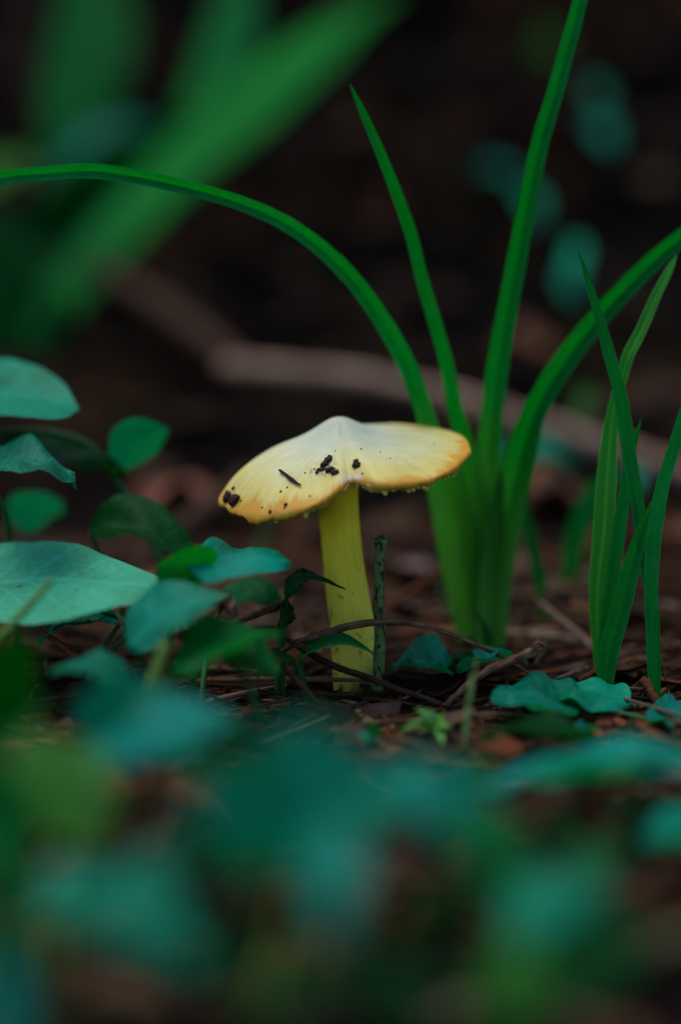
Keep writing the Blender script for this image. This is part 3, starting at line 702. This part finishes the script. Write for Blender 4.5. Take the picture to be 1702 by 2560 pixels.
# ------------------------------------------------------------------ leafy plants
def plant(name, label, base, leaves, stems=(), cat='plant', group=None, stemmat='petiole', rootz=None):
    """leaves: (foot, tip, side, material, options[, petiole?])"""
    r = snap(P(*base))
    t = thing(name, label, cat, r, group)
    for L_ in leaves:
        b, tp, sd_, mat, opt = L_[:5]
        o, p0 = leaf('leaf', b, tp, sd_, M[mat], t, **opt)
        if len(L_) < 6 or L_[5]: petiole(t, p0, r + Vector((random.uniform(-.001, .001), random.uniform(-.001, .001), 0)), M[stemmat])
    for pts, mat in stems: tube_px('stem', pts, M[mat], t, seg=8, sub=6)
    return t
D = dict
# -- left, middle distance
plant('leafy_plant', 'smooth oval-leaved plant with blue-green leaves arching in beside the dark slope', (150, 1420, .475), [
    ((-190, 1010, .49), (178, 985, .463), (0, 74, -.012), 'teal', D(shape='blunt', arch=.04, wavy=.02), False),
    ((-60, 1185, .447), (188, 1180, .442), (4, 36, -.016), 'teal', D(arch=.10, shape='ovate'), False),
    ((-20, 1150, .470), (318, 1160, .480), (0, 42, -.012), 'dark', D(arch=.14, curl=.3), False),
    ((285, 1180, .482), (420, 1058, .475), (42, 42, .004), 'teal', D(arch=.10, fold=.3), False),
    ((60, 1330, .505), (130, 1235, .50), (58, 18, .004), 'teal', D(shape='round'), True)],
    [([(-120, 1100, .48, 14), (0, 1082, .478, 18), (110, 1082, .478, 20), (210, 1108, .479, 22), (270, 1165, .480, 22), (310, 1230, .480, 20), (360, 1310, .478, 22), (400, 1400, .475, 22), (420, 1520, .472, 22), (425, 1640, .470, 22)], 'petiole'),
     ([(-30, 1200, .452, 8), (10, 1270, .455, 14), (30, 1380, .46, 16), (40, 1500, .462, 16), (44, 1680, .465, 16)], 'petiole')])
plant('leafy_plant', 'large pale green leaf with a straight midrib lying among darker leaves', (-20, 1640, .43), [
    ((-190, 1470, .446), (428, 1418, .420), (0, 104, -.020), 'pale', D(arch=.0, fold=.03, wavy=.08, shape='ovate'))])
plant('leafy_plant', 'dark green finely toothed leaf standing behind the large pale leaf', (350, 1560, .465), [
    ((225, 1330, .458), (488, 1365, .452), (-6, 56, -.008), 'dark', D(arch=.12, serr=9, depth=.08, shape='round'))])
plant('leafy_plant', 'curled blue-green leaves pointing at the mushroom stem', (500, 1640, .42), [
    ((465, 1430, .416), (724, 1376, .426), (4, 36, -.012), 'teal', D(arch=.0, fold=.08)),
    ((440, 1515, .412), (520, 1365, .416), (52, 20, .004), 'green', D(shape='round')),
    ((560, 1505, .46), (705, 1495, .455), (0, 34, -.006), 'green', D(shape='round', arch=.1)),
    ((320, 1620, .405), (560, 1470, .402), (42, 58, -.008), 'teal', D(shape='ovate', arch=.08))])
plant('leafy_plant', 'toothed blue-green leaf low down beneath the large pale leaf', (180, 1650, .442), [
    ((300, 1560, .445), (95, 1588, .440), (0, 40, -.012), 'teal', D(serr=10, depth=.14, arch=.12)),
    ((330, 1580, .442), (250, 1520, .45), (24, 16, 0), 'teal', D(serr=8, depth=.14))])
plant('leafy_plant', 'small toothed dark leaf arching over onto the mushroom stem', (700, 1640, .440), [
    ((712, 1520, .4395), (858, 1462, .4345), (8, 22, -.006), 'dark', D(serr=9, depth=.32, arch=.26, fold=.2)),
    ((715, 1510, .4395), (702, 1575, .437), (22, 4, .003), 'dark', D(serr=6, depth=.32))])
plant('leafy_plant', 'narrow green leaf bent across the mushroom foot', (770, 1700, .436), [
    ((750, 1650, .436), (928, 1617, .432), (6, 20, -.006), 'green', D(serr=8, depth=.1, arch=.16)),
    ((740, 1655, .434), (640, 1690, .430), (4, 20, -.006), 'dark', D(arch=.1))])
plant('leafy_plant', 'toothed blue-green leaf on the ground right of the mushroom foot', (1120, 1720, .444), [
    ((1135, 1690, .444), (968, 1655, .446), (-6, 34, -.012), 'teal', D(serr=10, depth=.14, arch=.10)),
    ((1140, 1685, .445), (1310, 1632, .448), (4, 7, -.010), 'teal', D(serr=9, depth=.14, arch=.05)),
    ((1120, 1672, .448), (1185, 1640, .448), (4, 8, -.006), 'dark', D())])
plant('leafy_plant', 'two round blue-green leaves resting low in front of the grass tuft', (1540, 1800, .424), [
    ((1448, 1778, .424), (1234, 1716, .422), (-12, 38, -.012), 'teal', D(shape='round', serr=8, depth=.05, arch=.05, fold=.05)),
    ((1572, 1768, .430), (1398, 1712, .431), (-14, 32, -.010), 'teal', D(shape='round', arch=.05, fold=.05)),
    ((1740, 1830, .418), (1608, 1795, .420), (0, 42, -.012), 'teal', D(shape='round', arch=.08))],
    [([(1452, 1772, .426, 9), (1545, 1783, .424, 13), (1640, 1806, .421, 15), (1760, 1850, .418, 16)], 'petiole')])
plant('sprout', 'tiny pale yellow-green sprout on the litter before the mushroom', (1080, 1860, .412), [
    ((1085, 1820, .412), (1040, 1770, .411), (16, -6, .002), 'sprout', D(arch=.15)),
    ((1085, 1820, .412), (1125, 1815, .408), (4, 16, -.003), 'sprout', D(arch=.1)),
    ((1080, 1825, .412), (1000, 1820, .408), (0, 14, -.003), 'sprout', D(arch=.1)),
    ((1085, 1830, .412), (1105, 1855, .404), (14, 4, -.001), 'sprout', D(arch=.1)),
    ((1085, 1822, .413), (1110, 1780, .414), (10, 5, .001), 'sprout', D(arch=.1))], cat='sprout', stemmat='yellowstem')
for (b, t_, lab) in (((935, 1850, .405), (915, 1790, .404), 'tiny green seedling in the shade left of the pale sprout'), ((1470, 1830, .41), (1500, 1815, .412), 'tiny green seedling under the straw below the round leaves')):
    plant('sprout', lab, (b[0], b[1] + 25, b[2]), [(b, t_, (14, 8, -.002), 'green', D()), (b, (b[0] - 40, b[1] - 10, b[2]), (4, 14, -.002), 'teal', D())], cat='sprout')

# -- left foreground, soft
plant('leafy_plant', 'yellow-green stalked plant leaning over the large pale leaf', (330, 1790, .39), [
    ((430, 1690, .392), (690, 1560, .400), (28, 42, -.008), 'green', D(arch=.05), False),
    ((330, 1740, .388), (130, 1660, .392), (-14, 40, -.010), 'teal', D(arch=.1), False),
    ((560, 1640, .40), (700, 1680, .402), (-6, 40, -.010), 'green', D(arch=.1), False)],
    [([(360, 1790, .388, 34), (372, 1740, .388, 34), (395, 1670, .390, 32), (415, 1610, .392, 26)], 'yellowstem'),
     ([(-40, 1630, .396, 18), (60, 1530, .398, 20), (130, 1450, .400, 16)], 'yellowstem'),
     ([(360, 1790, .388, 24), (430, 1690, .392, 20)], 'petiole'), ([(350, 1800, .388, 24), (330, 1740, .388, 20)], 'petiole'),
     ([(650, 1800, .398, 20), (620, 1710, .400, 18), (560, 1640, .40, 14)], 'petiole')], stemmat='yellowstem')
# -- big foreground plants, far out of focus
def fg(label, base, leaves, stems=()): plant('foreground_plant', label, base, leaves, stems)
fg('blurred foreground plant with a wide blue-green leaf, tallest of the front leaves', (760, 2330, .29), [
    ((590, 2190, .275), (800, 1790, .290), (200, 40, .010), 'teal', D(shape='ovate', arch=.08)),
    ((860, 2000, .275), (1260, 2130, .285), (-50, 80, -.014), 'teal', D(arch=.10)),
    ((820, 2050, .262), (840, 2330, .245), (80, 0, 0), 'teal', D(arch=.1))])
fg('blurred foreground plant with crossed blue-green and lime leaves at left', (200, 2140, .31), [
    ((170, 1960, .325), (600, 1790, .335), (30, 80, -.014), 'teal', D(arch=.08)),
    ((220, 2120, .295), (70, 1800, .310), (110, -30, .004), 'bright', D(arch=.08)),
    ((250, 1900, .34), (350, 1680, .345), (110, 40, .004), 'teal', D(arch=.08)),
    ((400, 1930, .33), (560, 1900, .32), (10, 46, -.012), 'green', D(arch=.1)),
    ((40, 2160, .30), (-60, 1840, .305), (90, 0, 0), 'green', D(arch=.06))])
fg('blurred foreground plant with one low blue-green leaf near the bottom', (330, 2480, .28), [
    ((510, 2400, .252), (70, 2260, .268), (-34, 105, -.018), 'teal', D(arch=.10)),
    ((-40, 2560, .252), (40, 2200, .26), (60, 10, 0), 'green', D(arch=.1)),
    ((0, 2700, .245), (0, 2380, .25), (70, 10, 0), 'teal', D(arch=.1))])
fg('blurred dark green leaf hanging at the left edge over the front leaves', (-60, 1900, .34), [
    ((-90, 1880, .33), (70, 1590, .335), (90, 60, .004), 'dark', D(arch=.08)),
    ((-70, 1900, .335), (110, 1740, .335), (20, 70, -.01), 'green', D(arch=.08))])
fg('blurred foreground plant with a green stalk and one bright upturned leaf', (1250, 2500, .29), [
    ((1260, 2370, .262), (1520, 2190, .272), (40, 75, -.008), 'teal', D(arch=.08)),
    ((1240, 2300, .27), (1180, 1980, .285), (75, 0, .004), 'green', D(arch=.06)),
    ((1230, 2560, .250), (1310, 2330, .257), (75, 20, .0), 'bright', D(arch=.06)),
    ((1000, 2600, .25), (960, 2360, .258), (100, 10, 0), 'dark', D(arch=.06)),
    ((1300, 2560, .25), (1640, 2280, .265), (60, 70, -.006), 'dark', D(arch=.06))])
fg('blurred low blue-green blades lying flat across the right foreground', (1700, 2040, .36), [
    ((1800, 1945, .352), (1130, 1950, .345), (0, 30, -.012), 'teal', D(arch=.03, shape='lance')),
    ((1760, 1915, .362), (1330, 1925, .358), (0, 18, -.010), 'pale', D(arch=.03, shape='lance')),
    ((1130, 2000, .34), (1240, 1900, .342), (36, 20, -.004), 'green', D(arch=.05), True),
    ((1480, 1850, .385), (1200, 1830, .39), (0, 24, -.010), 'dark', D(arch=.06)),
    ((1780, 2110, .325), (1600, 2080, .325), (0, 44, -.014), 'teal', D(arch=.06)),
    ((1480, 2120, .315), (1340, 2080, .315), (0, 24, -.010), 'dark', D(arch=.06))])
fg('blurred dark-leaved foreground plant in the gap between the front leaves', (600, 2480, .28), [
    ((620, 2520, .262), (520, 2300, .27), (70, 30, 0), 'dark', D(arch=.08)),
    ((700, 2540, .258), (900, 2400, .262), (30, 60, -.006), 'dark', D(arch=.08)),
    ((560, 2180, .29), (430, 2050, .30), (40, -40, 0), 'dark', D(arch=.08)),
    ((1060, 2330, .275), (1130, 2170, .28), (60, 10, 0), 'green', D(arch=.08))],
    [([(640, 2580, .262, 14), (690, 2380, .27, 16), (720, 2200, .28, 12)], 'yellowstem'), ([(420, 2420, .28, 14), (400, 2230, .29, 16), (430, 2060, .30, 12)], 'petiole')])
fg('blurred pale-stemmed foreground plant with small leaves by the left edge', (80, 2360, .29), [
    ((110, 2300, .28), (230, 2170, .285), (40, 40, -.004), 'pale', D(arch=.08)),
    ((60, 2250, .285), (-30, 2060, .29), (60, -10, 0), 'green', D(arch=.08)),
    ((420, 1900, .335), (500, 1860, .335), (12, 24, -.004), 'sprout', D(arch=.08))],
    [([(130, 2440, .275, 16), (150, 2240, .285, 18), (190, 2060, .295, 14)], 'yellowstem')])
fg('blurred green foreground sprigs right of the wide blue-green leaf', (1100, 2080, .34), [
    ((1080, 2020, .335), (980, 1900, .34), (50, -10, 0), 'green', D(arch=.08)),
    ((1100, 2020, .335), (1180, 1880, .34), (36, 20, 0), 'teal', D(arch=.08)),
    ((1120, 2120, .325), (1290, 2060, .33), (10, 36, -.006), 'green', D(arch=.08)),
    ((1420, 2230, .29), (1560, 2120, .295), (30, 36, -.006), 'green', D(arch=.08))])
twig('dry_grass_blade', 'broad tan dry blade, blurred, low at the right front', [(1760, 2310, .285, 60), (1640, 2360, .283, 78), (1520, 2410, .281, 78), (1420, 2460, .279, 62), (1350, 2500, .278, 20)], 'drygrass', 'dry grass', flat=0.3, rough=0.1)

# -- behind, far out of focus
bgp = plant('broad_leaved_plant', 'big blurred broad-leaved plant with long strap leaves on the slope', (60, 960, .74), [
    ((60, 850, .735), (910, -40, .86), (54, 50, .012), 'strap', D(arch=.02, shape='strap', fold=.05), False),
    ((-20, 880, .78), (450, 285, .82), (110, 70, .01), 'dark', D(arch=.08, shape='ovate'), False),
    ((150, 440, .84), (260, -190, .90), (100, 12, .01), 'strap', D(arch=.06, shape='ovate'), False),
    ((20, 1000, .73), (10, 480, .76), (120, 30, .01), 'dark', D(arch=.06), False),
    ((110, 440, .83), (420, 285, .84), (6, 26, -.008), 'teal', D(arch=.08, shape='lance'), False),
    ((110, 880, .75), (170, 690, .745), (60, 20, 0), 'strap', D(arch=.06), False),
    ((-60, 480, .80), (90, 400, .80), (10, 40, -.01), 'bright', D(arch=.06), False),
    ((440, 360, .84), (640, -150, .88), (60, 24, .01), 'strap', D(arch=.06, shape='ovate'), False)],
    [([(60, 985, .742, 40), (70, 930, .742, 40), (66, 880, .745, 34)], 'petiole'),
     ([(60, 985, .75, 30), (80, 700, .80, 34), (110, 520, .83, 30), (132, 420, .84, 26)], 'petiole'),
     ([(80, 985, .75, 24), (250, 640, .81, 26), (400, 340, .84, 22)], 'petiole'),
     ([(40, 985, .74, 24), (20, 940, .735, 22)], 'petiole'), ([(75, 985, .75, 24), (120, 855, .76, 18)], 'petiole')])
twig('stick', 'upright brown stem behind the big strap-leaved plant', [(70, 520, .90, 50), (74, 420, .90, 55), (80, 250, .90, 55), (86, 90, .90, 50), (90, -160, .90, 44)], 'stickdark', 'stick', seg=10)
def slope_depth(x, y):
    d = 0.46
    while d < 1.6:
        p = P(x, y, d)
        if p.z < ground(p.x, p.y): return d
        d += 0.004
    return d
def seedling(label, base, leaves, mat='seed'):
    """pixel depths are taken from the slope itself, leaves a few centimetres in front of it"""
    dl = min(slope_depth(b[0], b[1]) for b, t_, s_ in leaves) - 0.035
    lv = [((b[0], b[1], dl), (t_[0], t_[1], dl + (0.016 if t_[1] < b[1] else -0.016)), (s_[0] * .66, s_[1] * .66, s_[2]), mat, D(arch=.12, fold=.05)) for b, t_, s_ in leaves]
    plant('seedling', label, (leaves[0][0][0], leaves[0][0][1], dl + 0.02), lv, cat='seedling', group='seedlings on the dark slope')
seedling('blurred seedling with a bent pair of leaves behind the tall folded blade', (1330, 560, .90), [((1300, 470, .89), (1190, 415, .885), (10, 26, -.01)), ((1310, 470, .89), (1350, 560, .88), (34, 0, 0))])
seedling('blurred seedling with two stacked leaves high on the slope', (1500, 420, .98), [((1500, 270, .97), (1475, 200, .965), (36, 0, 0)), ((1490, 300, .96), (1530, 365, .95), (40, -14, 0))])
seedling('blurred seedling with two upright leaves behind the dark-tipped blade', (1430, 760, .80), [((1420, 700, .79), (1450, 590, .79), (30, 8, 0)), ((1425, 750, .785), (1420, 660, .785), (38, 0, 0))])
seedling('blurred yellow-green seedling near the top of the slope', (1375, 200, 1.02), [((1375, 150, 1.0), (1370, 60, 1.0), (44, 4, 0)), ((1400, 150, 1.0), (1330, 110, .99), (8, 26, -.01))], 'bright')
seedling('blurred low leaf between the clump and the long stick', (1300, 1240, .60), [((1240, 1150, .60), (1440, 1140, .585), (0, 34, -.01))])
seedling('blurred lime seedling just above the long pale stick', (1450, 1080, .67), [((1450, 1060, .67), (1465, 960, .67), (36, 0, 0))], 'bright')
seedling('blurred seedling hidden behind the scuffed blade by the stick', (1590, 1240, .60), [((1590, 1230, .59), (1580, 1160, .59), (28, 0, 0))])
seedling('blurred dim green seedling at the top edge of the slope', (850, 120, 1.0), [((850, 150, .99), (870, 50, .99), (30, 0, 0))], 'dark')

# ------------------------------------------------------------------ stones / dead leaves
def dead_leaf(label, b, t_, s_, tint, **k):
    m = solid_mat('dead_leaf', [(0.3, tuple(c * .6 for c in tint)), (0.7, tint)], scale=200, rough=0.8)
    o, p = leaf('dead_leaf', b, t_, s_, m, None, arch=.08, wavy=.25, **k)
    recenter(o); tag(o, label, 'dead leaf', 'dead leaves on the ground')
dead_leaf('pale greyish dead leaf behind the cut stalk', (960, 1545, .515), (1100, 1515, .52), (0, 22, -.012), (0.30, 0.22, 0.21))
dead_leaf('greyish dead leaf behind the mushroom stem, left side', (700, 1540, .52), (830, 1500, .53), (6, 30, -.014), (0.22, 0.15, 0.15))
dead_leaf('mauve dead leaf behind the rust-red stem', (960, 1450, .55), (1110, 1420, .56), (6, 26, -.014), (0.20, 0.13, 0.12))
dead_leaf('rusty dead leaf on the slope left of the cap', (330, 1290, .60), (560, 1230, .62), (10, 36, -.02), (0.20, 0.075, 0.045))
dead_leaf('reddish dead leaf on the slope right of the clump', (1290, 1240, .62), (1480, 1260, .61), (6, 30, -.02), (0.20, 0.085, 0.05))
dead_leaf('grey dead leaf caught high on the dark slope', (1120, 90, 1.02), (1300, 50, 1.03), (6, 36, -.02), (0.34, 0.28, 0.30))
dead_leaf('brown dead leaf on the slope just left of the pointed upright blade', (800, 350, .90), (900, 420, .89), (20, -40, -.02), (0.12, 0.06, 0.02))
dead_leaf('dim olive dead leaf on the slope beneath the arching blade', (600, 700, .84), (730, 620, .86), (30, 40, -.02), (0.07, 0.05, 0.02))
dead_leaf('dim brown dead leaf by the seedling with two stacked leaves', (1560, 480, .86), (1680, 440, .87), (10, 40, -.02), (0.12, 0.07, 0.04))
dead_leaf('red-brown dead leaf lying above the long pale stick', (1200, 900, .70), (1420, 880, .72), (6, 26, -.02), (0.16, 0.06, 0.03))
dead_leaf('flesh-coloured dead leaf under the leaf by the twig', (525, 1500, .455), (600, 1550, .45), (14, -14, -.006), (0.45, 0.25, 0.17))

# ------------------------------------------------------------------ litter (nobody could count it)
rl = random.Random(11)
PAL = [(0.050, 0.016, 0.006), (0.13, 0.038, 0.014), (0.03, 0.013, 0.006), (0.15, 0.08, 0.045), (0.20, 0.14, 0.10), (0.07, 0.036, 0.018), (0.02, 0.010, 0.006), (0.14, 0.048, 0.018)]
def rnd_pos():
    if rl.random() < 0.62:
        return rl.uniform(-0.11, 0.13), rl.uniform(-0.13, 0.14)
    y = rl.uniform(-0.2, 1.1); hwid = 0.13 + 0.18 * max(0, y + 0.3)
    return rl.uniform(-hwid, hwid), y
def near_stem(x, y, r=0.0055): return math.hypot(x - 0.0003, y) < r
V, F, Cc = [], [], []
for k in range(5300):
    x, y = rnd_pos()
    L_ = rl.uniform(0.008, 0.045) * (1 + max(0, y) * 0.8); an = rl.uniform(0, math.pi); r = rl.uniform(0.00022, 0.0006) * (1 + max(0, y))
    if k > 5190:                          # some thicker bits of twig
        x, y = rl.uniform(-0.09, 0.11), rl.uniform(0.006, 0.12); L_ = rl.uniform(0.015, 0.045); r = rl.uniform(0.0006, 0.0011); an = rl.uniform(-0.9, 0.9)
    dx, dy = math.cos(an) * L_ / 2, math.sin(an) * L_ / 2
    if near_stem(x, y, 0.007) or near_stem(x + dx, y + dy, 0.007) or near_stem(x - dx, y - dy, 0.007): continue
    up = rl.uniform(0.0, 0.0028); bend = rl.uniform(-0.12, 0.12) * L_
    pts = []
    for s in (-1, -0.33, 0.33, 1):
        px_, py_ = x + dx * s - dy / L_ * 2 * bend * (1 - s * s), y + dy * s + dx / L_ * 2 * bend * (1 - s * s)
        pts.append((px_, py_, s))
    za, zb = ground(pts[0][0], pts[0][1]), ground(pts[3][0], pts[3][1]); zm = max(ground(pts[1][0], pts[1][1]), ground(pts[2][0], pts[2][1]))
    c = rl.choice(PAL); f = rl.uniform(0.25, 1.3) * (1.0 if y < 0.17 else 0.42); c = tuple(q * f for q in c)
    o0 = len(V)
    for (px_, py_, s) in pts:
        lin = za + (zb - za) * (s + 1) / 2
        z = max(lin, zm if abs(s) < 0.5 else lin) + r + up
        T = Vector((dx, dy, 0)).normalized(); S_ = Vector((-T.y, T.x, 0))
        rr = r * (1 if abs(s) < 0.5 else 0.6)
        for a in (90, 210, 330):
            V.append(Vector((px_, py_, z)) + S_ * rr * math.cos(R_(a)) + Vector((0, 0, rr * math.sin(R_(a))))); Cc.append(c)
    for i in range(3):
        for j in range(3):
            a = o0 + i * 3 + j; b = o0 + i * 3 + (j + 1) % 3
            F.append((a, b, b + 3, a + 3))
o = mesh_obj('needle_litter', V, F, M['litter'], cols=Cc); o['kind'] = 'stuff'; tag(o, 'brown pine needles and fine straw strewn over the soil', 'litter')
V, F, Cc = [], [], []
ICO_V = []; b_ = bmesh.new(); bmesh.ops.create_icosphere(b_, subdivisions=1, radius=1)
ICO_V = [v.co.copy() for v in b_.verts]; ICO_F = [tuple(v.index for v in f.verts) for f in b_.faces]; b_.free()
b_ = bmesh.new(); bmesh.ops.create_icosphere(b_, subdivisions=2, radius=1)
ICO2_V = [v.co.copy() for v in b_.verts]; ICO2_F = [tuple(v.index for v in f.verts) for f in b_.faces]; b_.free()
for k in range(5200):
    x, y = rnd_pos()
    if k < 90:                            # soil pushed up round the mushroom's foot
        a_ = rl.uniform(0, 6.283); q_ = rl.uniform(0.0038, 0.0075); x, y = 0.0005 + q_ * math.cos(a_), q_ * math.sin(a_)
    elif near_stem(x, y): continue
    s = rl.uniform(0.0004, 0.0016) if rl.random() < 0.85 else rl.uniform(0.0016, 0.004)
    s *= 1 + max(0, y) * 1.2
    if k < 90: s = rl.uniform(0.0003, 0.0007) if y < 0.002 else rl.uniform(0.0005, 0.0016)
    z = ground(x, y) + s * 0.3; sd_ = rl.uniform(0, 99)
    c = rl.choice([(0.008, 0.005, 0.004), (0.014, 0.008, 0.005), (0.028, 0.015, 0.010), (0.06, 0.038, 0.03), (0.006, 0.004, 0.003)]); o0 = len(V)
    big = s > 0.0016
    for v in (ICO2_V if big else ICO_V):
        kf = s * (1 + 0.55 * noise.noise(v * 1.5 + Vector((sd_, 0, 0))))
        V.append((x + v.x * kf, y + v.y * kf, z + v.z * kf * 0.75)); Cc.append(c)
    F += [tuple(o0 + i for i in f) for f in (ICO2_F if big else ICO_F)]
o = mesh_obj('soil_crumbs', V, F, M['litter'], cols=Cc); o['kind'] = 'stuff'; tag(o, 'dark loose soil crumbs scattered over the forest floor', 'soil')
V, F, Cc = [], [], []
for k in range(1500):
    x, y = rnd_pos()
    if near_stem(x, y, 0.011): continue
    L_ = rl.uniform(0.004, 0.013) * (1 + max(0, y) * 1.5); W_ = L_ * rl.uniform(0.3, 0.6); an = rl.uniform(0, 6.28)
    tilt = rl.uniform(-0.35, 0.35); cu = rl.uniform(-0.4, 0.4)
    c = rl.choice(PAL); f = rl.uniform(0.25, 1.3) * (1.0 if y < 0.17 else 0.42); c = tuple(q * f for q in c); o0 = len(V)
    z0 = ground(x, y) + 0.0012
    for i in range(5):
        u = i / 4 * 2 - 1
        for j in range(3):
            v = j - 1
            wv = W_ * math.sqrt(max(0.03, 1 - u * u)) * (1 + rl.uniform(-.2, .2))
            lx, ly = u * L_, v * wv
            X = x + lx * math.cos(an) - ly * math.sin(an); Y = y + lx * math.sin(an) + ly * math.cos(an)
            V.append((X, Y, max(ground(X, Y) + 0.0003, z0 + tilt * lx + cu * L_ * u * u * 0.5 + cu * abs(v) * wv * 0.6))); Cc.append(c)
    for i in range(4):
        for j in range(2):
            a = o0 + i * 3 + j; F.append((a, a + 1, a + 4, a + 3))
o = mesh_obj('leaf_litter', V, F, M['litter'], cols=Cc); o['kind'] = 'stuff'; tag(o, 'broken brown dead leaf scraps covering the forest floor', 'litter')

# ------------------------------------------------------------------ unseen shrubs, added above the frame only to shade the slope
def shrub(label, base, centre, spread, nleaf, seed):
    rs = random.Random(seed)
    b = Vector((base[0], base[1], ground(*base)))
    t = thing('added_shade_shrub', label, 'shrub', b, 'added shrubs shading the slope')
    c = Vector(centre)
    tube_w('trunk', [b - Vector((0, 0, 0.02)), b + Vector((0.01, 0, 0.18)), b.lerp(c, 0.55) + Vector((0, 0, 0.16)), c + Vector((0, 0, 0.05))], 0.014, 0.004, M['stickdark'], t, seg=9, rough=0.2)
    V, F, U = [], [], []
    for k in range(9):
        e = c + Vector((rs.uniform(-1, 1) * spread[0], rs.uniform(-1, 1) * spread[1], rs.uniform(-.3, 1) * spread[2]))
        s0 = b.lerp(c, rs.uniform(0.5, 0.95)) + Vector((0, 0, 0.12))
        tube_w('bough', [s0, s0.lerp(e, .5) + Vector((0, 0, .05)), e], 0.005, 0.0015, M['stickdark'], t, seg=6)
    for k in range(nleaf):
        while True:
            q = Vector((rs.uniform(-1, 1), rs.uniform(-1, 1), rs.uniform(-1, 1)))
            if q.length < 1 and noise.noise(q * 2.3 + Vector((seed, 0, 0))) > -0.25: break
        q = c + Vector((q.x * spread[0], q.y * spread[1], q.z * spread[2]))
        L_ = rs.uniform(0.03, 0.06); a = rs.uniform(0, 6.28); d = Vector((math.cos(a), math.sin(a), rs.uniform(-.6, .1))).normalized()
        s_ = d.cross(Vector((rs.uniform(-.5, .5), rs.uniform(-.5, .5), 1))).normalized() * L_ * 0.3
        n_ = d.cross(s_).normalized() * L_ * 0.06
        o0 = len(V)
        V += [q, q + d * L_ * .4 + s_, q + d * L_ * .45 + n_, q + d * L_ * .4 - s_, q + d * L_]
        U += [(0, .5), (.4, 1), (.45, .5), (.4, 0), (1, .5)]
        F += [(o0, o0 + 1, o0 + 2), (o0, o0 + 2, o0 + 3), (o0 + 2, o0 + 1, o0 + 4), (o0 + 3, o0 + 2, o0 + 4)]
    cr = child_mesh('crown', V, F, M['dark'], t, uvs=U); cr['kind'] = 'stuff'
shrub('unseen shrub added to shade the slope on the right', (0.55, 0.95), (0.30, 1.02, 0.74), (0.50, 0.45, 0.16), 2600, 5)
shrub('unseen shrub added to shade the slope on the left', (-0.58, 1.0), (-0.32, 1.05, 0.76), (0.50, 0.42, 0.16), 2600, 8)
